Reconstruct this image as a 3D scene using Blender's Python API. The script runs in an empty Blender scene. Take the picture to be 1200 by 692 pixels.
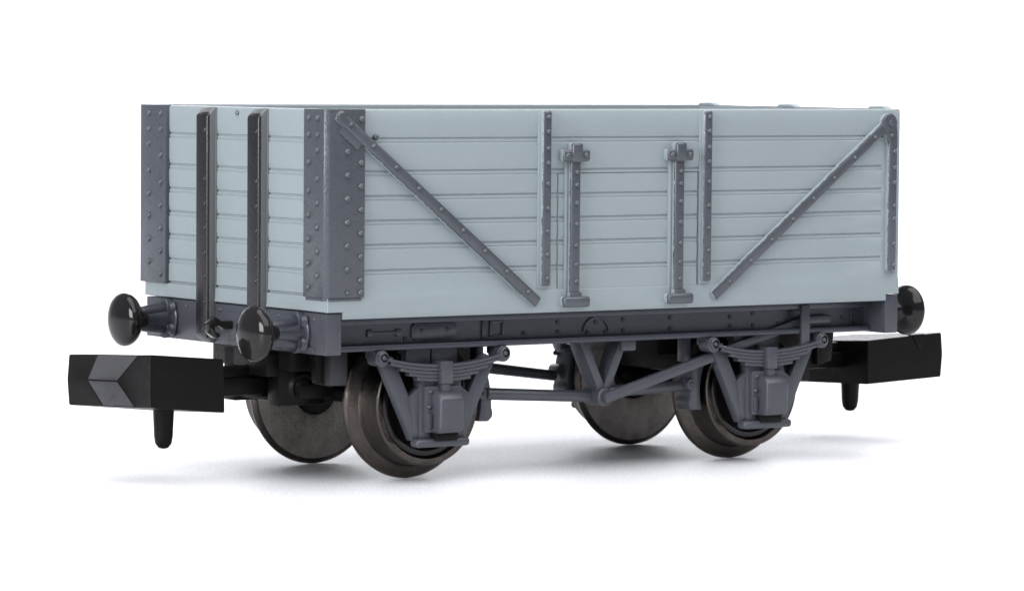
import bpy, bmesh, math, random
from mathutils import Matrix, Vector
random.seed(7)
SC = bpy.context.scene
COL = SC.collection

# ------------------------------------------------------------ camera
cam_d = bpy.data.cameras.new("camera")
cam = bpy.data.objects.new("camera", cam_d)
COL.objects.link(cam)
AZ, EL, ROLL = 0.95187, -0.056744, 0.0083072
dv = Vector((math.cos(EL) * math.cos(AZ), math.cos(EL) * math.sin(AZ), math.sin(EL)))
r0 = Vector((math.sin(AZ), -math.cos(AZ), 0.0))
u0 = r0.cross(dv)
rv = math.cos(ROLL) * r0 + math.sin(ROLL) * u0
uv = -math.sin(ROLL) * r0 + math.cos(ROLL) * u0
M3 = Matrix((rv, uv, -dv)).transposed()
cam.matrix_world = Matrix.Translation(((-101.8818 - 17) * .1, (-157.5028 - 8.05) * .1, 1.97036)) @ M3.to_4x4()
cam_d.sensor_width = 36.0
cam_d.lens = 4860.94 / 1200 * 36
cam_d.clip_start = 0.1
cam_d.clip_end = 2000
cam_d.dof.use_dof = True
cam_d.dof.focus_distance = 19.5
cam_d.dof.aperture_fstop = 4.0
SC.camera = cam
SC.render.resolution_x, SC.render.resolution_y = 1024, 590

# ------------------------------------------------------------ world, lamps, exposure
W = bpy.data.worlds.new("World")
SC.world = W
W.use_nodes = True
bg = W.node_tree.nodes["Background"]
bg.inputs[0].default_value = (0.80, 0.86, 1.0, 1)
bg.inputs[1].default_value = 0.26
SC.view_settings.view_transform = 'Standard'
SC.view_settings.look = 'None'
SC.view_settings.exposure = 0.0
SC.view_settings.gamma = 1.0


def area(name, loc, target, sx, sy, watts, color=(1, 1, 1)):
    l = bpy.data.lights.new(name, 'AREA')
    l.shape = 'RECTANGLE'
    l.size, l.size_y = sx, sy
    l.energy = watts
    l.color = color
    o = bpy.data.objects.new(name, l)
    COL.objects.link(o)
    o.location = loc
    v = Vector(target) - Vector(loc)
    o.rotation_euler = v.to_track_quat('-Z', 'Y').to_euler()
    return o


area("overhead_softbox", (0.5, -6.5, 19), (0.8, 0.0, 0), 34, 30, 10400, (1, 1, 1))
area("back_fill", (13, 17, 9), (0, 0, 0), 34, 10, 1250, (1, 1, 1))  # added unseen fill that lifts the floor shadow under the wagon
area("backdrop_lamp", (14, 19, 16), (22, 31, 3), 40, 8, 7000)
area("side_softbox", (-25, -6, 8), (0, 0, 1), 14, 10, 6700, (0.97, 0.985, 1))

# ------------------------------------------------------------ materials


def new_mat(name):
    m = bpy.data.materials.new(name)
    m.use_nodes = True
    nt = m.node_tree
    return m, nt, nt.nodes["Principled BSDF"]


def noise(nt, scale, detail=4, rough=.6, vec=None):
    n = nt.nodes.new("ShaderNodeTexNoise")
    n.inputs["Scale"].default_value = scale
    n.inputs["Detail"].default_value = detail
    n.inputs["Roughness"].default_value = rough
    if vec is not None:
        nt.links.new(vec, n.inputs["Vector"])
    return n


def mixc(nt, fac, a, b):
    m = nt.nodes.new("ShaderNodeMix")
    m.data_type = 'RGBA'
    for s, v in ((m.inputs[6], a), (m.inputs[7], b)):
        if isinstance(v, (tuple, list)):
            s.default_value = (*v, 1)
        else:
            nt.links.new(v, s)
    if isinstance(fac, (int, float)):
        m.inputs[0].default_value = fac
    else:
        nt.links.new(fac, m.inputs[0])
    return m.outputs[2]


def ramp(nt, src, lo, hi, a=0.0, b=1.0):
    m = nt.nodes.new("ShaderNodeMapRange")
    nt.links.new(src, m.inputs[0])
    m.inputs[1].default_value = lo
    m.inputs[2].default_value = hi
    m.inputs[3].default_value = a
    m.inputs[4].default_value = b
    return m.outputs[0]


def geo_pos(nt):
    return nt.nodes.new("ShaderNodeNewGeometry").outputs["Position"]


def plastic(name, col, rough, var=.06, bump=.02, spec=.5, bscale=55, speck=None):
    m, nt, b = new_mat(name)
    P = geo_pos(nt)
    n1 = noise(nt, 1.6, 5, .6, P)
    n2 = noise(nt, 28, 3, .6, P)
    lo = tuple(c * (1 - var) for c in col)
    hi = tuple(min(1, c * (1 + var)) for c in col)
    c = mixc(nt, ramp(nt, n1.outputs[0], .3, .7), lo, hi)
    if speck:
        n3 = noise(nt, 34, 2, .5, P)
        c = mixc(nt, ramp(nt, n3.outputs[0], .755, .775), c, speck)
    nt.links.new(c, b.inputs["Base Color"])
    nt.links.new(ramp(nt, n2.outputs[0], .3, .7, rough - .06, rough + .07), b.inputs["Roughness"])
    b.inputs["Specular IOR Level"].default_value = spec
    n4 = noise(nt, bscale, 3, .6, P)
    bp = nt.nodes.new("ShaderNodeBump")
    bp.inputs["Strength"].default_value = 1.0
    bp.inputs["Distance"].default_value = bump * .1
    nt.links.new(n4.outputs[0], bp.inputs["Height"])
    nt.links.new(bp.outputs[0], b.inputs["Normal"])
    return m


BODY_C = (0.229, 0.265, 0.280)
DARK_C = (0.055, 0.060, 0.071)
M_BODY = plastic("grey_body_plastic", BODY_C, .42, .03, .012, .5)
M_DARK = plastic("dark_grey_paint", DARK_C, .30, .10, .02, speck=(.16, .165, .17))
M_FRAME = plastic("underframe_plastic", (0.046, 0.049, 0.060), .36, .09, .012, speck=(.15, .155, .16))
M_BLACK = plastic("black_plastic", (0.0055, 0.005, 0.005), .36, .2, .012, .12)
M_SHEEN = plastic("chevron_sheen_plastic", (0.020, 0.020, 0.024), .38, .5, .04, .75, 6)  # lighter base for the chevron facets: floor reflection put into the colour
M_GLOSS = plastic("gloss_black_plastic", (0.011, 0.010, 0.010), .10, .2, .004, .32, 12)
M_SHADED = plastic("shaded_frame_plastic", (0.030, 0.032, 0.044), .34, .07, .01)  # underframe plastic darkened: shade below the body put into its colour
M_PIT = plastic("hole_shade_bracket_plastic", (0.02, 0.02, 0.025), .5, .1, .01)  # dark plastic of the bracket; on solebar discs, hole shade put into colour


def painted(name, axis, edge, wob=.006, base=None, ink=None):
    """body plastic whose raised front face carries dark printed paint with a ragged border"""
    m, nt, b = new_mat(name)
    P = geo_pos(nt)
    sep = nt.nodes.new("ShaderNodeSeparateXYZ")
    nt.links.new(P, sep.inputs[0])
    n = noise(nt, 26, 3, .7, P)
    off = ramp(nt, n.outputs[0], .25, .75, -wob, wob)
    ad = nt.nodes.new("ShaderNodeMath")
    ad.operation = 'ADD'
    nt.links.new(sep.outputs[axis], ad.inputs[0])
    nt.links.new(off, ad.inputs[1])
    f = ramp(nt, ad.outputs[0], edge + .0012, edge - .0012)
    n1 = noise(nt, 4, 5, .65, P)
    base = base or BODY_C
    ink = ink or DARK_C
    dk = mixc(nt, ramp(nt, n1.outputs[0], .3, .75), tuple(c * .86 for c in ink), tuple(c * 1.22 for c in ink))
    nt.links.new(mixc(nt, f, base, dk), b.inputs["Base Color"])
    nt.links.new(ramp(nt, f, 0, 1, .40, .27), b.inputs["Roughness"])
    n4 = noise(nt, 40, 3, .6, P)
    bp = nt.nodes.new("ShaderNodeBump")
    bp.inputs["Distance"].default_value = .0012
    nt.links.new(n4.outputs[0], bp.inputs["Height"])
    nt.links.new(bp.outputs[0], b.inputs["Normal"])
    return m


def metal(name, col, rough, inner=False):
    m, nt, b = new_mat(name)
    P = geo_pos(nt)
    mp = nt.nodes.new("ShaderNodeMapping")
    mp.inputs["Scale"].default_value = (1, 8, 1) if not inner else (1.6, 1, 1)
    nt.links.new(P, mp.inputs[0])
    n1 = noise(nt, 9, 6, .7, mp.outputs[0])
    n2 = noise(nt, 3, 3, .6, P)
    c = mixc(nt, ramp(nt, n1.outputs[0], .3, .7), tuple(x * .72 for x in col), tuple(x * 1.3 for x in col))
    nt.links.new(c, b.inputs["Base Color"])
    b.inputs["Metallic"].default_value = 1.0
    nt.links.new(ramp(nt, n2.outputs[0], .3, .7, rough - .05, rough + .09), b.inputs["Roughness"])
    n4 = noise(nt, 60, 4, .7, mp.outputs[0])
    bp = nt.nodes.new("ShaderNodeBump")
    bp.inputs["Distance"].default_value = .008 if inner else .002
    nt.links.new(n4.outputs[0], bp.inputs["Height"])
    nt.links.new(bp.outputs[0], b.inputs["Normal"])
    return m


M_TYRE = metal("dark_bronze_metal", (0.080, 0.069, 0.062), .13)
M_DISC = metal("brushed_wheel_metal", (0.34, 0.31, 0.285), .5, True)

m, nt, b = new_mat("white_table_surface")
P = geo_pos(nt)
ng = noise(nt, 60, 2, .8, P)
nt.links.new(mixc(nt, ramp(nt, ng.outputs[0], .4, .6), (.66, .665, .70), (.82, .82, .84)), b.inputs["Base Color"])
b.inputs["Roughness"].default_value = .4
b.inputs["Specular IOR Level"].default_value = .45
bp = nt.nodes.new("ShaderNodeBump")
bp.inputs["Distance"].default_value = .008
nt.links.new(ng.outputs[0], bp.inputs["Height"])
nt.links.new(bp.outputs[0], b.inputs["Normal"])
M_TABLE = m

# ------------------------------------------------------------ mesh helpers (millimetres, body corner origin -> centred centimetres)
WID = 16.1
LEN = 34.0
ORG = Vector((17.0, 8.05, 0.0))


class MB:
    def __init__(self, mirror=False):
        self.bm = bmesh.new()
        self.mirror = mirror

    def absorb(self, t):
        bmesh.ops.recalc_face_normals(t, faces=t.faces[:])
        mp = {}
        for v in t.verts:
            mp[v] = self.bm.verts.new(v.co)
        for f in t.faces:
            try:
                nf = self.bm.faces.new([mp[v] for v in f.verts])
                nf.material_index = f.material_index
            except ValueError:
                pass
        t.free()

    def prism(self, pts, axis, lo, hi, bev=.04, seg=2, mi=0):
        """polygon in the plane normal to axis (x: (y,z), y: (x,z), z: (x,y)), extruded lo..hi"""
        t = bmesh.new()

        def mk(p, d):
            return (d, p[0], p[1]) if axis == 'x' else (p[0], d, p[1]) if axis == 'y' else (p[0], p[1], d)
        a = [t.verts.new(mk(p, lo)) for p in pts]
        c = [t.verts.new(mk(p, hi)) for p in pts]
        t.faces.new(a)
        t.faces.new(c[::-1])
        n = len(pts)
        for i in range(n):
            t.faces.new((a[i], c[i], c[(i + 1) % n], a[(i + 1) % n]))
        bmesh.ops.recalc_face_normals(t, faces=t.faces[:])
        if bev > 0:
            bmesh.ops.bevel(t, geom=t.edges[:], offset=bev, segments=seg, affect='EDGES', profile=.5, clamp_overlap=True)
        for f in t.faces:
            f.material_index = mi
        self.absorb(t)
        return self

    def box(self, x0, x1, y0, y1, z0, z1, bev=.04, seg=2, mi=0):
        return self.prism([(x0, z0), (x1, z0), (x1, z1), (x0, z1)], 'y', y0, y1, bev, seg, mi)

    def bar(self, p, q, w, y0, y1, bev=.05, ext=0.0, mi=0):
        """flat bar in the xz plane from p to q, width w, between y0 and y1"""
        px, pz = p
        qx, qz = q
        L = math.hypot(qx - px, qz - pz)
        ux, uz = (qx - px) / L, (qz - pz) / L
        nx, nz = -uz * w / 2, ux * w / 2
        px -= ux * ext
        pz -= uz * ext
        qx += ux * ext
        qz += uz * ext
        return self.prism([(px + nx, pz + nz), (qx + nx, qz + nz), (qx - nx, qz - nz), (px - nx, pz - nz)], 'y', y0, y1, bev, 2, mi)

    def tube(self, p, q, r, r2=None, seg=20, mi=0, round_ends=True):
        p, q = Vector(p), Vector(q)
        r2 = r if r2 is None else r2
        L = (q - p).length
        e = min(r, r2) * .35 if round_ends else 0
        prof = [(0, 0)]
        if e:
            prof += [(0, r - e), (e * .3, r - e * .3), (e, r), (L - e, r2), (L - e * .3, r2 - e * .3), (L, r2 - e)]
        else:
            prof += [(0, r), (L, r2)]
        prof += [(L, 0)]
        return self.lathe(prof, p, (q - p).normalized(), seg, mi)

    def lathe(self, prof, origin, axis, seg=32, mi=0):
        """prof: (distance along axis, radius)"""
        t = bmesh.new()
        o = Vector(origin)
        ax = Vector(axis).normalized()
        s = ax.orthogonal().normalized()
        w = ax.cross(s)
        rings = []
        for d, r in prof:
            if r < 1e-6:
                rings.append([t.verts.new(o + ax * d)])
            else:
                rings.append([t.verts.new(o + ax * d + (s * math.cos(2 * math.pi * k / seg) + w * math.sin(2 * math.pi * k / seg)) * r) for k in range(seg)])
        for A, B in zip(rings, rings[1:]):
            for k in range(seg):
                k2 = (k + 1) % seg
                if len(A) == 1 and len(B) == 1:
                    continue
                if len(A) == 1:
                    t.faces.new((A[0], B[k], B[k2]))
                elif len(B) == 1:
                    t.faces.new((A[k], B[0], A[k2]))
                else:
                    t.faces.new((A[k], B[k], B[k2], A[k2]))
        for f in t.faces:
            f.material_index = mi
        self.absorb(t)
        return self

    def rivet(self, p, axis, r=.165, h=.14, mi=0):
        return self.lathe([(-.03, r), (0, r), (h * .6, r * .8), (h, r * .35), (h * 1.05, 0)], p, axis, 10, mi)

    def panel(self, us, vs, dep, mp, skirt=.16, keep=None):
        """relief sheet: us x vs grid, depth dep(u,v) into the wall, mapped by mp(u,v,d), with a skirt round its edge"""
        t = bmesh.new()
        V = [[t.verts.new(mp(u, v, dep(u, v))) for v in vs] for u in us]
        for i in range(len(us) - 1):
            for j in range(len(vs) - 1):
                if keep and not keep((us[i] + us[i + 1]) / 2, (vs[j] + vs[j + 1]) / 2):
                    continue
                t.faces.new((V[i][j], V[i + 1][j], V[i + 1][j + 1], V[i][j + 1]))
        for v in [v for v in t.verts if not v.link_faces]:
            t.verts.remove(v)
        uvm = {}
        for i, u in enumerate(us):
            for j, v in enumerate(vs):
                if V[i][j].is_valid:
                    uvm[V[i][j]] = (u, v)
        be = [e for e in t.edges if len(e.link_faces) == 1]
        dn = {}
        for e in be:
            for v in e.verts:
                if v not in dn:
                    dn[v] = t.verts.new(mp(*uvm[v], skirt))
        for e in be:
            a, c = e.verts
            t.faces.new((a, c, dn[c], dn[a]))
        t.normal_update()
        self.absorb(t)
        return self

    def build(self, name, mats, parent, smooth=38, label=None):
        bm = self.bm
        if self.mirror:
            for v in bm.verts:
                v.co.y = WID - v.co.y
            bmesh.ops.reverse_faces(bm, faces=bm.faces[:])
        xs = [v.co for v in bm.verts]
        lo = Vector((min(c.x for c in xs), min(c.y for c in xs), min(c.z for c in xs)))
        hi = Vector((max(c.x for c in xs), max(c.y for c in xs), max(c.z for c in xs)))
        cen = (lo + hi) / 2
        for v in bm.verts:
            v.co = (v.co - cen) * .1
        me = bpy.data.meshes.new(name)
        bm.to_mesh(me)
        bm.free()
        for mm in (mats if isinstance(mats, (list, tuple)) else [mats]):
            me.materials.append(mm)
        for p in me.polygons:
            p.use_smooth = True
        me.set_sharp_from_angle(angle=math.radians(smooth))
        o = bpy.data.objects.new(name, me)
        COL.objects.link(o)
        loc = (cen - ORG) * .1
        if parent is not None:
            o.parent = parent
            pl = Vector((0, 0, 0))
            q = parent
            while q is not None:
                pl += q.location
                q = q.parent
            o.location = loc - pl
        else:
            o.location = loc
        if label:
            o["label"] = label
        return o


# ------------------------------------------------------------ setting
# one white sweep: table top that curves up behind the wagon
t = bmesh.new()
prof = []
R = 14.0
back = 34.0
prof.append((-60.0, 0.0))
for k in range(0, 41):
    prof.append((-60 + (back + 60 - R) * k / 40, 0.0))
for k in range(1, 25):
    a = math.pi / 2 * k / 24
    prof.append((back - R + R * math.sin(a), R - R * math.cos(a)))
prof.append((back, 40.0))
prof = prof[1:]
vx = Vector((dv.x, dv.y, 0)).normalized()
sx = Vector((vx.y, -vx.x, 0))
cols = [-70 + 140 * k / 20 for k in range(21)]
g = [[t.verts.new(vx * d_ + sx * c_ + Vector((0, 0, z_))) for c_ in cols] for d_, z_ in prof]
for i in range(len(g) - 1):
    for j in range(len(cols) - 1):
        f = t.faces.new((g[i][j], g[i][j + 1], g[i + 1][j + 1], g[i + 1][j]))
        f.smooth = True
bmesh.ops.recalc_face_normals(t, faces=t.faces[:])
me = bpy.data.meshes.new("backdrop")
t.to_mesh(me)
t.free()
me.materials.append(M_TABLE)
bd = bpy.data.objects.new("backdrop", me)
COL.objects.link(bd)
bd["kind"] = "structure"

# ------------------------------------------------------------ the wagon
root = bpy.data.objects.new("open_wagon", None)
root.empty_display_size = .3
COL.objects.link(root)
root.location = (0, 0, 0)
root["label"] = "grey model railway open wagon with plank sides and dark strapping standing on a white surface"
root["category"] = "model wagon"

# world y of the painted strap faces (near side) and world x of the stanchion faces
M_STRAP = painted("strap_side_paint", 1, (-.225 - ORG.y) * .1)
M_STAN = painted("stanchion_paint", 0, (-.37 - ORG.x) * .1, .001, (0.10, 0.104, 0.106), (0.0125, 0.012, 0.0135))
M_BRACK = painted("bracket_paint", 1, (-.33 - ORG.y) * .1)

ZT = 17.4
ZL = [15.97, 14.48, 13.35, 12.23, 11.13, 9.96]     # plank joints
ZP = 8.9                                           # curb rail top
ZB = 7.87


def plank_breaks(ztop, zbot, bottom_curb=True):
    """list of (z, depth) from top to bottom"""
    P = [(ztop, .14), (ztop - .04, .04), (ztop - .11, 0.0)]
    for z in ZL:
        if zbot + .2 < z < ztop - .2:
            P += [(z + .42, 0.0), (z + .15, .036), (z + .11, .095), (z + .06, .095), (z + .03, .03), (z - .05, .025), (z - .08, .05), (z - .11, .05), (z - .15, 0.0)]
    return P


def relief(P):
    zs = [p[0] for p in P][::-1]
    dd = dict((round(p[0], 4), p[1]) for p in P)
    return zs, dd


# near side wall
DX0, DX1, DZ0, DZ1 = 12.86, 21.30, 8.93, 14.48
P = plank_breaks(ZT, ZP)
P += [(ZP + .12, 0.0), (ZP, -.05), (ZP - .25, -.065), (8.2, -.075), (ZB + .05, -.08), (ZB, -.05)]
zs, dd = relief(P)
us = [0.0, .03, 1.0, 4, 8, 11.5, 12.3, DX0 - .001, DX0, 17, DX1, DX1 + .001, 26, 30, 32.86, 32.93, 33.5, 33.97, 34.0]
us = sorted(set(us))


def side_dep(u, v):
    d_ = dd[round(v, 4)]
    if u > 32.9 and d_ > .02 and v < ZT - .12:
        d_ = 0.0
    if u in (0.0, 34.0):
        d_ += .03
    if DX0 - .0005 < u < DX1 + .0005 and DZ0 < v < DZ1 - .1:
        d_ = .12
    return d_


def side_map(u, v, d_):
    return (u, d_, v)


for far in (False, True):
    w = MB(far)
    us2 = sorted(us + [.86, 33.14])
    w.panel(us2, zs, side_dep, side_map, .34, lambda u, v: not (v < 8.2 and (u < .86 or u > 33.14)))
    # solid core with a chamfered inner lip
    w.prism([(.14, ZT - .03), (.14, 8.2), (.85, 8.2), (.85, ZT - .03)], 'x', .12, 33.88, .015, 1)
    w.box(.9, 33.1, .05, .85, ZB + .02, 8.25, 0)
    sw = w.build("side_wall", M_BODY, root)
    if not far:
        near_wall = sw
    else:
        far_wall = sw

# door panel in the near wall
dz = [p for p in P if DZ0 + .02 < p[0] < DZ1 - .1]
PD = [(DZ1 - .10, .06), (DZ1 - .13, 0.0)] + [p for p in dz if p[0] < DZ1 - .5] + [(DZ0 + .03, 0.0), (DZ0 + .002, .0)]
zsd, ddd = relief(PD)
door = MB().panel([DX0 + .06, DX0 + .09, 15, 19, DX1 - .09, DX1 - .06],
                  zsd, lambda u, v: ddd[round(v, 4)] + (.05 if u < DX0 + .07 or u > DX1 - .07 else 0), side_map, .13).build("side_door", M_BODY, root)

# end walls
PE = plank_breaks(ZT, ZP)
PE += [(ZP + .1, 0.0), (ZP + .06, .1), (ZP, .1), (ZP - .03, -.05), (8.24, -.06), (8.2, -.02)]
zse, dde = relief(PE)
ys = [0.02, .05, 1.5, 4.7, 6.3, 8, 9.4, 10.9, 14, 16.05, 16.08]
ends = []
for right in (False, True):
    w = MB()
    if right:
        mpf = lambda u, v, d_: (LEN - d_, u, v)
    else:
        mpf = lambda u, v, d_: (d_, u, v)
    w.panel(ys, zse, lambda u, v: dde[round(v, 4)] + (.03 if u in (0.02, 16.08) else 0), mpf, .17)
    a = [(.14, ZT - .035), (.14, 8.22), (.85, 8.22), (.85, ZT - .035)]
    if right:
        a = [(LEN - p, q) for p, q in a]
    w.prism(a, 'y', .87, WID - .87, .0)
    if right:        # low caps on the far end's top rail
        for y in (14.9, 8.3, 1.1):
            w.prism([(y - .75, ZT - .02), (y + .75, ZT - .02), (y + .6, ZT + .12), (y - .3, ZT + .14)], 'x', 33.4, 33.9, .03)
    if not right:
        w.lathe([(-.05, .12), (.06, .12), (.12, .06), (.13, 0)], (0, 7.7, 17.12), (-1, 0, 0), 10, 1)
    ends.append(w.build("end_wall", [M_BODY, M_STAN], root))

MB().box(.86, 33.14, .86, WID - .86, 8.3, 9.0, 0).build("floor_board", M_BODY, root)

# corner plates wrap the left-hand corners


def corner_plate(far):
    w = MB(far)
    z0, z1 = 8.86, ZT + .005
    yw = 1.68 if not far else 2.18
    if far:
        pts0 = [(.12, .12), (1.93, .12), (1.93, -.2), (-.2, -.2), (-.2, 2.18), (.12, 2.18)]
    pts = [(.12, .12), (1.93, .12), (1.93, -.2), (.0, -.2), (-.2, -.02), (-.2, yw), (.12, yw)]
    w.prism(pts0 if far else pts, 'z', z0, z1, .035)
    if not far:
        w.prism([(.1, .1), (1.8, .1), (1.8, -.12), (.1, -.12), (-.12, .1), (-.12, yw - .1), (.1, yw - .1)], 'z', 8.72, 8.9, .03)
    if not far:
        for k in range(7):
            z = 16.55 - k * 1.07
            w.rivet((.98, -.195, z), (0, -1, 0))
            w.rivet((1.72, -.195, z - .5 if k else 16.95), (0, -1, 0))
        w.rivet((1.72, -.195, 9.08), (0, -1, 0))
        w.rivet((.98, -.195, 9.08), (0, -1, 0), .1)
    zr = [17.0, 16.25, 15.55, 14.25, 13.15, 12.05, 10.95, 9.85]
    for k, z in enumerate(zr):
        w.rivet((-.195, yw - (1.2 if not far else 1.55), z), (-1, 0, 0))
        w.rivet((-.195, yw - .45, z if k < 2 else z - .55), (-1, 0, 0))
    return w.build("corner_plate", M_DARK, root)


corner_plate(False)
corner_plate(True)

# straps of the near wall
YF = -.31


def strap_rivets(w, x, zs_, y=YF):
    for z in zs_:
        w.rivet((x, y + .01, z), (0, -1, 0), .135, .13)


for x in (12.09, 21.66):
    w = MB()
    w.box(x - .25, x + .25, YF, .1, 9.12, 17.33, .12, 3)
    w.box(x - .36, x + .36, -.05, .1, 9.0, 17.36, .03)
    strap_rivets(w, x + .03, [17.03, 16.35, 15.57, 14.88, 13.91, 12.77, 11.69, 10.6, 9.48])
    w.build("vertical_strap", M_STRAP, near_wall)

w = MB()
w.box(33.06, 33.62, YF, .1, 9.35, 16.2, .12, 3)
w.lathe([(-.1, .47), (.3, .47), (.35, .42), (.36, .0)], (33.08, 0, 16.72), (0, -1, 0), 28)
w.prism([(32.75, 16.35), (33.05, 15.7), (33.62, 15.5), (33.6, 16.3), (33.5, 16.8), (32.8, 16.85)], 'y', -.30, .1, .05)
w.lathe([(-.05, .2), (.0, .2), (.1, .16), (.14, 0)], (33.14, -.34, 16.7), (0, -1, 0), 14)
strap_rivets(w, 33.42, [15.3, 14.5, 13.75, 12.6, 11.95, 10.7, 9.65])
w.rivet((33.2, -.29, 16.1), (0, -1, 0), .13)
w.box(33.55, 33.78, -.12, .1, 9.3, 10.35, .05)
w.build("end_strap", M_STRAP, near_wall)

w = MB()
p, q = (.62, 17.0), (11.45, 8.50)
w.bar(p, q, .56, YF - .02, .1, .11, .25)
for k in range(9):
    f_ = (k + .35) / 8.7
    w.rivet((p[0] + (q[0] - p[0]) * f_, YF - .01, p[1] + (q[1] - p[1]) * f_ + .05), (0, -1, 0), .12, .13)
w.bar((.8, 16.6), (1.65, 15.9), .8, -.262, .1, .05, .1, 1)
w.lathe([(-.1, .3), (.27, .3), (.345, .22), (.35, 0)], (.62, 0, 17.02), (0, -1, 0), 18)
w.lathe([(-.06, .13), (.1, .13), (.16, .08), (.17, 0)], (2.6, 0, 16.12), (0, -1, 0), 12, 1)
w.build("diagonal_brace", [M_STRAP, M_DARK], near_wall)
w = MB()
p, q = (32.9, 16.62), (22.25, 8.50)
w.bar(p, q, .52, YF, .1, .11, .2)
for k in range(8):
    f_ = (k + .6) / 8.2
    w.rivet((p[0] + (q[0] - p[0]) * f_, YF + .01, p[1] + (q[1] - p[1]) * f_ - .03), (0, -1, 0), .12, .13)
w.build("diagonal_brace", M_STRAP, near_wall)

# door straps, brackets, hinges
for x in (13.72, 19.90):
    w = MB()
    w.box(x - .28, x + .28, YF - .05, .12, 8.5, 15.6, .11, 3)
    w.box(x - .47, x - .3, -.1, .12, 8.6, 15.0, .03)
    strap_rivets(w, x + .04, [14.45, 13.85, 13.0, 12.0, 11.0, 10.1, 9.3], YF - .05)
    w.build("door_strap", M_STRAP, door)
    w = MB()
    w.box(x - .78, x + .78, -.44, .1, 14.95, 15.5, .12, 3)
    w.box(x - .3, x + .3, -.52, .1, 14.9, 15.82, .12, 3)
    w.rivet((x - .52, -.43, 15.22), (0, -1, 0), .15, .1)
    w.rivet((x + .52, -.43, 15.22), (0, -1, 0), .15, .1)
    w.build("strap_bracket", M_BRACK, door)
    w = MB()
    w.box(x - .74, x + .78, -.55, .1, 8.1, 8.6, .13, 3)
    w.box(x - .3, x + .3, -.5, .1, 8.45, 8.8, .08)
    w.build("door_hinge", M_BRACK, door)

# end stanchions
for right in (False, True):
    for yc in (10.13, 5.57):
        w = MB()
        pr = [(.1, 17.37), (.1, 6.3), (-.2, 6.28), (-.5, 6.6), (-.52, 16.98), (-.14, 17.37)]
        if right:
            pr = [(LEN - a_, c_) for a_, c_ in pr]
        w.prism(pr, 'y', yc - .53, yc + .52, .16, 4)
        s = 1 if not right else -1
        xo = lambda v: v if not right else LEN - v
        # narrow foot flange along the near edge, and rivets
        xs_ = sorted((xo(.1), xo(-.06)))
        w.box(xs_[0], xs_[1], yc - .6, yc + .55, 8.3, 17.34, .03)
        for k, z in enumerate([16.3, 14.0, 12.85, 11.7, 10.5, 9.4, 8.2, 7.0]):
            w.rivet((xo(-.5), yc - .33, z), (-s, 0, 0), .12, .07)
        w.build("end_stanchion", M_STAN if not right else M_DARK, ends[1 if right else 0])

# headstocks, draw hooks, buffers
for right in (False, True):
    X = (lambda v: LEN - v) if right else (lambda v: v)
    s = 1 if right else -1
    w = MB()
    xs_ = sorted((X(0.0), X(.82)))
    w.box(xs_[0], xs_[1], 0.0, 16.0, 6.24, 8.14, .045)
    for y in (1.0, 4.0, 7.0, 9.2, 12.3, 15.2):
        w.rivet((X(0.0), y, 7.85), (s, 0, 0), .1, .07)
    w.box(*sorted((X(-.12), X(.1))), 7.1, 9.0, 6.5, 7.8, .05)
    w.box(*sorted((X(-.1), X(.1))), .9, 3.6, 6.3, 6.55, .04)
    hs = w.build("headstock", M_FRAME, root)
    # hook: curved bar out of a square plate
    w = MB()
    hk = [(.05, 7.4), (-.7, 7.4), (-1.05, 7.62), (-1.42, 7.3), (-1.35, 6.85), (-1.0, 6.6), (-.78, 6.72), (-.82, 6.85), (-1.05, 6.9), (-1.1, 7.15), (-.9, 7.2), (-.6, 7.02), (.05, 7.02)]
    w.prism([(X(a_), c_) for a_, c_ in hk], 'y', 7.85, 8.35, .05)
    w.build("draw_hook", M_GLOSS, hs)
    for y in (2.2, 13.9):
        w = MB()
        z = 7.2
        w.lathe([(-.05, .95), (.14, .95), (.2, .88), (.22, .55), (.5, .5), (1.2, .42), (1.85, .42), (1.9, .3), (1.9, 0)], (X(0), y, z), (s, 0, 0), 28)
        # the casting: two round ribs one above the other, each with an oval foot boss
        for sg in (1, -1):
            w.tube((X(-.1), y, z + sg * .42), (X(-1.92), y, z + sg * .22), .40, .31, 24)
            w.lathe([(0, 0), (0, .5), (.1, .5), (.16, .45), (.17, 0)], (X(-.2), y, z + sg * .46), (s, 0, 0), 24)
            w.tube((X(0.0), y - .55, z + sg * .5), (X(-.34), y - .5, z + sg * .48), .34, .27, 18)
        bf = w.build("buffer", M_SHADED, root)  # darkened tone stands in for shading on the casting
        w = MB()
        w.lathe([(0.1, 0), (.1, .42), (.45, .5), (.58, .7), (.7, .92), (.86, 1.12), (1.0, 1.22), (1.12, 1.265), (1.25, 1.28), (1.37, 1.25), (1.48, 1.14), (1.59, .95), (1.67, .68), (1.72, .38), (1.735, 0)],
                (X(-1.25), y, z), (s, 0, 0), 48)
        w.build("buffer_head", M_GLOSS, bf, 60)

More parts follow.
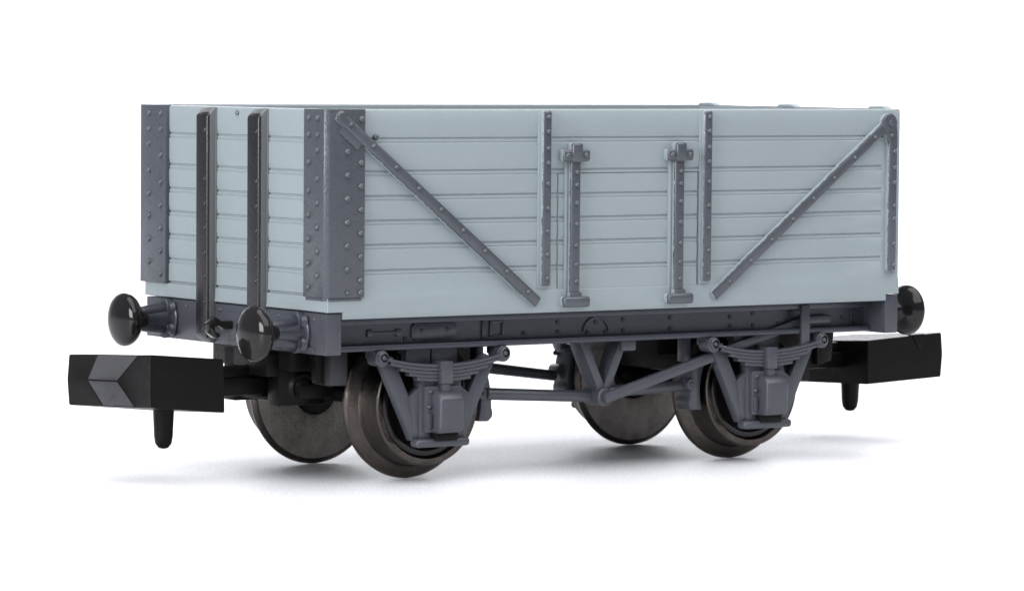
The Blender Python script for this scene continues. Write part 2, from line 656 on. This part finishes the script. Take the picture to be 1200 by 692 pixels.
# solebars
for far in (False, True):
    w = MB(far)
    w.box(.78, 33.22, 1.7, 2.6, 6.3, 7.9, 0)                 # web
    w.box(.8, 33.2, 1.12, 1.9, 7.5, 7.855, .06, 2)           # top flange
    w.box(.8, 33.2, 1.08, 1.9, 6.28, 6.56, .08, 3)           # bottom flange
    if not far:
      for x, zz in ((5.45, 6.75), (12.2, 6.8), (14.2, 6.8), (14.2, 7.25), (16.45, 7.2), (15.95, 6.72), (17.05, 6.72), (18.1, 6.75), (18.1, 7.25), (20.95, 6.75), (20.95, 7.25),
                  (24.65, 6.75), (24.65, 7.2), (26.1, 6.75), (26.1, 7.3), (27.7, 6.8), (28.5, 7.3), (32.6, 6.75), (32.6, 7.0), (32.6, 7.25), (31.8, 6.95)):
        w.lathe([(-.02, .11), (.05, .11), (.06, .05), (.03, 0)], (x, 1.7, zz), (0, -1, 0), 10, 1)
      w.box(32.3, 32.4, 1.63, 1.75, 6.6, 7.5, .02)
    sb = w.build("solebar", [M_SHADED, M_PIT], root)
    if far:
        continue
    yw = 1.7
    w = MB()
    # solebar fittings seen in the channel: (x from left)
    w.box(3.35, 5.15, yw - .07, yw + .05, 6.98, 7.14, .03)
    w.box(3.3, 3.6, yw - .1, yw + .05, 6.88, 7.24, .05)
    w.box(4.9, 5.2, yw - .1, yw + .05, 6.88, 7.24, .05)
    w.build("rope_hook", M_SHADED, sb)
    w = MB()
    w.prism([(5.75, 6.8), (6.0, 6.65), (7.9, 6.65), (8.3, 6.9), (8.3, 7.4), (8.1, 7.46), (5.95, 7.46), (5.75, 7.3)], 'y', yw - .1, yw + .05, .03)
    w.rivet((6.3, yw - .1, 7.1), (0, -1, 0), .1, .07)
    w.rivet((7.75, yw - .1, 7.12), (0, -1, 0), .1, .07)
    w.build("makers_plate", M_SHADED, sb)
    w = MB()
    w.box(9.75, 9.95, yw - .1, yw + .05, 6.6, 7.5, .03)
    for (a_, b_, c_, d_) in ((10.2, 11.0, 6.68, 6.78), (10.2, 11.0, 7.36, 7.46), (10.2, 10.32, 6.7, 7.44), (10.9, 11.02, 6.7, 7.44)):
        w.box(a_, b_, yw - .1, yw + .05, c_, d_, .02)
    w.build("label_clip", M_SHADED, sb)
    w = MB()
    for k in range(16):
        a0 = math.pi * k / 16
        a1 = math.pi * (k + 1) / 16
        w.bar((16.45 + .75 * math.cos(a0), 6.75 + .68 * math.sin(a0)), (16.45 + .75 * math.cos(a1), 6.75 + .68 * math.sin(a1)), .1, yw - .09, yw + .05, .02, .01)
    w.build("washer_plate", M_SHADED, sb)

# axle guards, springs, axle boxes
XC = (7.12, 26.5)


def axle_guard(xc, far):
    w = MB(far)
    # W-shaped guard plate
    w.bar((xc - 2.95, 5.75), (xc - 1.25, 2.25), .72, 1.2, 1.75, .06, .1)
    w.bar((xc + 2.75, 5.75), (xc + 1.1, 2.25), .72, 1.2, 1.75, .06, .1)
    w.box(xc - 1.2, xc + 1.15, 1.16, 1.72, 2.1, 5.2, .05)
    w.prism([(xc - 1.75, 4.1), (xc - 1.1, 4.6), (xc - 1.1, 2.2), (xc - 1.45, 2.2)], 'y', 1.19, 1.7, .04)
    w.prism([(xc + 1.7, 4.1), (xc + 1.05, 4.6), (xc + 1.05, 2.2), (xc + 1.35, 2.2)], 'y', 1.19, 1.7, .04)
    # hanger brackets to the solebar
    for sx_ in (-1, 1):
        x = xc + sx_ * 3.42
        w.lathe([(0, 0), (0, .34), (.05, .38), (.8, .38), (.85, .3), (.85, 0)], (x, 1.75, 5.93), (0, -1, 0), 20)
        w.box(x - .32, x + .32, 1.2, 1.95, 5.9, 6.32, .06)
    w.box(xc - 1.55, xc - .2, 1.75, 2.5, 5.3, 6.35, .04)
    w.box(xc - .1, xc + 1.35, 1.8, 2.5, 5.3, 6.35, .04)
    g_ = w.build("axle_guard", M_FRAME, root)
    # leaf spring: five leaves with gaps, buckle and eyes
    w = MB(far)
    half = [3.42, 3.0, 2.45, 1.95, 1.5]
    for k, hw in enumerate(half):
        n = 22
        top, bot = [], []
        for i in range(n + 1):
            x = -hw + 2 * hw * i / n
            zc_ = 5.49 - k * .165 + .46 * (x / 3.42) ** 2
            top.append((xc + x, zc_ + .072))
            bot.append((xc + x, zc_ - .072))
        w.prism(top + bot[::-1], 'y', .82 + k * .01, 1.3, .025, 1)
        nb = [p_ for p_ in bot]
        if k < 4:
            hw2 = half[k + 1]
            a_ = [(xc - hw2 + 2 * hw2 * i / 12, 5.49 - k * .165 - .082 + .46 * ((-hw2 + 2 * hw2 * i / 12) / 3.42) ** 2) for i in range(13)]
            w.prism([(p_[0], p_[1] + .05) for p_ in a_] + [(p_[0], p_[1] - .05) for p_ in a_[::-1]], 'y', .9, 1.28, 0)
    for sx_ in (-1, 1):
        w.lathe([(0, .2), (.06, .29), (.6, .29), (.6, 0)], (xc + sx_ * 3.42, .78, 5.97), (0, 1, 0), 20)
        w.rivet((xc + sx_ * 3.42, .84, 5.97), (0, -1, 0), .13, .12)
    w.build("leaf_spring", M_FRAME, g_)
    w = MB(far)
    w.box(xc - .32, xc + .32, .62, 1.3, 4.66, 5.72, .05)
    w.box(xc - .2, xc + .2, .66, 1.3, 4.2, 4.7, .08)
    w.rivet((xc, .62, 5.2), (0, -1, 0), .06, .04)
    w.build("spring_buckle", M_FRAME, g_)
    # axle box: tapered body, chamfered lid and foot
    w = MB(far)
    w.prism([(1.25, 2.36), (.42, 2.38), (.18, 2.62), (.14, 4.02), (.42, 4.28), (1.25, 4.34)], 'x', xc - .66, xc + .68, .13, 3)
    w.box(xc - 1.0, xc + .98, .92, 1.25, 2.4, 4.55, .05)
    w.box(xc - .95, xc - .7, .8, 1.2, 2.6, 3.3, .04)
    w.rivet((xc - .82, .92, 3.6), (0, -1, 0), .11, .12)
    w.rivet((xc - .75, .92, 4.3), (0, -1, 0), .1, .1)
    w.build("axle_box", M_FRAME, g_)
    w = MB(far)
    w.box(xc - .6, xc + .7, .7, 1.3, 2.05, 2.4, .02, mi=1)
    w.box(xc - 1.55, xc + 1.45, .78, 1.5, 1.72, 2.12, .17, 4)
    w.build("tie_bar", [M_FRAME, M_BLACK], g_)
    return g_


for xc in XC:
    axle_guard(xc, False)
for xc in XC:
    axle_guard(xc, True)

# wheels and axles
ZA = 3.6
for xc in XC:
    for far in (False, True):
        w = MB(far)
        prof_ = [(2.55, 2.46), (2.26, 2.50), (2.2, 2.56), (2.2, 2.80), (2.26, 2.87), (2.6, 2.885), (3.45, 2.96), (3.58, 3.02), (3.66, 3.2), (3.74, 3.44), (3.86, 3.56), (3.97, 3.6), (4.08, 3.57), (4.16, 3.48), (4.2, 3.38)]
        w.lathe([(2.9, 0), (2.9, 2.46)] + prof_ + [(4.19, 3.3)], (xc, 0, ZA), (0, 1, 0), 96, 0)
        w.lathe([(4.19, 3.34), (4.2, 3.3), (4.2, 1.28), (4.14, 1.2), (4.0, 1.18), (4.0, 0)], (xc, 0, ZA), (0, 1, 0), 96, 1)
        wh = w.build("wheel", [M_TYRE, M_DISC], root)
        w = MB(far)
        w.lathe([(3.0, 0), (3.0, 2.455), (2.36, 2.455), (2.3, 2.36), (2.3, 2.2), (2.38, 2.12), (2.62, 2.02), (2.7, 1.7), (2.62, 1.0), (2.4, .8), (2.2, .7), (2.1, .5), (2.1, 0)], (xc, 0, ZA), (0, 1, 0), 72)
        w.lathe([(3.9, 0), (3.9, 1.17), (4.16, 1.17), (4.22, 1.1), (4.22, .75), (4.5, .6), (4.9, .5), (4.9, 0)], (xc, 0, ZA), (0, 1, 0), 48, 1)
        w.build("wheel_centre", [M_GLOSS, M_BLACK], wh)
    MB().tube((xc, 1.2, ZA), (xc, WID - 1.2, ZA), .42).build("axle", M_BLACK, root)

# chassis blocks that carry the couplings (black)
for right in (False, True):
    X = (lambda v: LEN - v) if right else (lambda v: v)
    bx = lambda w, a_, b_, *r_, **k_: w.box(*sorted((X(a_), X(b_))), *r_, **k_)
    w = MB()
    bx(w, 1.0, 11.6, 4.6, 11.5, 5.2, 7.8, .05)
    bx(w, 4.6, 9.6, 4.75, 11.35, 4.3, 5.3, .05)
    bx(w, 1.85, 3.7, 5.05, 11.05, 3.85, 4.5, .05)
    w.prism([(X(1.6), 4.7), (X(2.5), 4.5), (X(2.6), 6.6), (X(1.4), 6.6)], 'y', 3.2, 3.7, .04)
    cb = w.build("chassis_block", M_BLACK, root)
    w = MB()
    # socket for the coupling ball
    bx(w, .35, 1.1, 5.6, 7.2, 4.9, 6.0, .05)
    bx(w, 1.0, 3.6, 5.6, 6.6, 3.5, 6.1, .08)
    bx(w, 1.0, 3.6, 9.5, 10.5, 3.5, 6.1, .08)
    bx(w, 1.2, 3.4, 6.4, 9.7, 3.7, 3.9, .03)
    w.lathe([(0, 0), (0, .75), (.1, .8), (.3, .62), (.3, 0)], (X(2.3), 5.75, 4.35), (0, -1, 0), 24)
    w.lathe([(0, 0), (0, .5), (.25, .48), (.45, .36), (.55, .16), (.57, 0)], (X(2.3), 5.7, 4.35), (0, -1, 0), 24)
    w.build("coupling_pocket", M_BLACK, cb)
    if not right:
        w = MB()
        bx(w, 1.95, 2.9, 2.6, 3.4, 4.62, 6.3, .1)
        w.build("headstock_bracket", M_PIT, cb)

# couplings: one built for the left end, the right one is the same turned half round
M_COUP = M_BLACK


def coupling(right):
    def T(p):
        return (p[0], p[1], p[2]) if not right else (LEN - p[0] + (.3 if p[0] < -6 else 0), WID - p[1], p[2])

    w = MB()
    # shank from the socket to the head
    for (x0, x1, y0, y1, z0, z1) in ((-2.6, 2.8, 7.0, 9.1, 3.95, 4.75), (-2.6, 1.2, 7.4, 8.7, 4.6, 5.25)):
        a_, c_ = T((x0, y0, 0)), T((x1, y1, 0))
        w.box(*sorted((a_[0], c_[0])), *sorted((a_[1], c_[1])), z0, z1, .1)
    sh = None
    # head: three rows of plan points (top, middle, bottom) joined into a shell
    y0, y1 = 5.0, 11.05
    rows = []

    def zt(x, y):
        return 5.87 + (-2.37 - x) * .085 - (y - 5) * .065 if not right else 5.46 + (-2.37 - x) * .055 - (y1 - y) * .06

    def zb_(x, y):
        return 3.40 + (-2.37 - x) * .1 - (y - 5) * .058 if not right else 3.21 + (-2.37 - x) * .045 - (y1 - y) * .04
    # plan points going round: back far, front far, recess edge, ramp foot, front near, back near
    plan_top = [(-2.37, y1), (-7.08, y1), (-6.95, 8.6), (-6.15, 6.2), (-6.2, y0), (-2.37, y0)]
    plan_mid = [(-2.33, y1), (-7.16, y1 + .03), (-7.0, 9.5), (-6.12, 8.2), (-6.24, y0 - .04), (-2.33, y0 - .04)]
    plan_bot = [(-2.37, y1), (-7.08, y1), (-6.95, 8.1), (-6.15, 6.5), (-6.2, y0), (-2.3, y0 - .02)]
    t = bmesh.new()
    R_ = []
    for plan, fz in ((plan_top, zt), (plan_mid, lambda x, y: (zt(x, y) + zb_(x, y)) / 2), (plan_bot, zb_)):
        R_.append([t.verts.new(T((x, y, fz(x, y)))) for x, y in plan])
    n = len(plan_top)
    for A, B in zip(R_, R_[1:]):
        for k in range(n):
            f = t.faces.new((A[k], A[(k + 1) % n], B[(k + 1) % n], B[k]))
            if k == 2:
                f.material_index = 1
    t.faces.new(R_[0])
    t.faces.new(R_[2][::-1])
    bmesh.ops.recalc_face_normals(t, faces=t.faces[:])
    bmesh.ops.bevel(t, geom=t.edges[:], offset=.04, segments=2, affect='EDGES', clamp_overlap=True)
    hd = MB()
    hd.absorb(t)
    if right:            # small moulded wedge in the top edge of the near face
        hd.prism([(39.3, 5.66), (40.15, 5.70), (39.9, 4.8)], 'y', WID - y1 - .06, WID - y1 + .3, .02)
    head = hd.build("coupling", [M_COUP, M_SHEEN], root, 25)
    w.build("coupling_shank", M_COUP, head)
    w = MB()
    c_ = T((-3.75, 8.05, 0))
    w.lathe([(0, .62), (.35, .5), (1.7, .44), (2.05, .38), (2.25, .22), (2.3, 0)], (c_[0], c_[1], 3.85), (0, 0, -1), 24)
    w.build("drop_pin", M_BLACK, head)
    return head


coupling(False)
coupling(True)

# brake gear


def brake_gear(far):
    w = MB(far)
    for (a_, b_) in (((15.75, 6.4), (17.0, 3.75)), ((18.25, 6.4), (17.1, 3.75))):
        w.bar(a_, b_, .44, 1.75, 2.75, .06, .1)
    w.box(17.95, 18.85, 1.6, 2.6, 5.75, 6.35, .1)
    w.lathe([(0, 0), (0, .38), (.06, .44), (1.4, .44), (1.4, 0)], (17.0, 1.55, 3.58), (0, 1, 0), 22)
    w.rivet((17.0, 1.56, 3.6), (0, -1, 0), .14, .1)
    w.build("brake_hanger", M_FRAME, root)
    for (p_, q_, xs_) in (((10.5, 2.35, 3.95), (17.0, 2.35, 3.55), -1), ((17.0, 2.75, 4.35 if far else 3.72), (22.55, 2.75, 3.62 if far else 3.83), 1)):
        w = MB(far)
        w.tube(p_, q_, .29, .27, 18)
        w.build("push_rod", M_FRAME, root)
        sx_ = xs_
        bxp = 10.35 if sx_ < 0 else 22.75
        # shoe follows the wheel tread
        wc = XC[0] if sx_ < 0 else XC[1]
        w = MB(far)
        inner, outer = [], []
        for k in range(13):
            z = 2.65 + 2.6 * k / 12
            dz_ = z - ZA
            xi = math.sqrt(max(.1, 3.12 ** 2 - dz_ * dz_))
            xi = wc - sx_ * xi
            inner.append((xi, z))
            wid = .72 - .10 * math.sin(math.pi * k / 12) + (.08 if k in (1, 2) else 0) - (.1 if k == 0 else 0)
            outer.append((xi - sx_ * wid, z - .02))
        w.prism(inner + outer[::-1], 'y', 2.35, 3.5, .09, 2)
        w.lathe([(0, 0), (0, .26), (.08, .3), (.8, .3), (.8, 0)], (bxp, 2.25, 3.92), (0, 1, 0), 18)
        w.rivet((bxp, 2.26, 3.95), (0, -1, 0), .12, .1)
        w.rivet((bxp + .1 * sx_, 2.34, 4.75), (0, -1, 0), .13, .1)
        w.box(bxp - .2, bxp + .2, 2.6, 3.2, 5.0, 6.4, .06)
        w.build("brake_shoe", M_FRAME, root)
    if far:
        return
    w = MB(far)
    w.bar((16.9, 3.55), (23.8, 5.42), .5, 1.28, 1.68, .1, .1)
    w.bar((23.7, 5.4), (29.4, 6.96), .46, 1.38, 1.68, .09, .1)
    w.bar((29.2, 6.92), (30.7, 6.95), .42, 1.3, 1.66, .1, .1)
    lv = w.build("brake_lever", M_FRAME, root)
    w = MB(far)
    w.box(28.62, 29.16, .98, 1.16, 5.35, 7.7, .04)
    w.box(28.66, 29.12, 1.02, 1.7, 7.4, 7.68, .04)
    w.build("lever_guide", M_FRAME, lv)


brake_gear(False)
brake_gear(True)
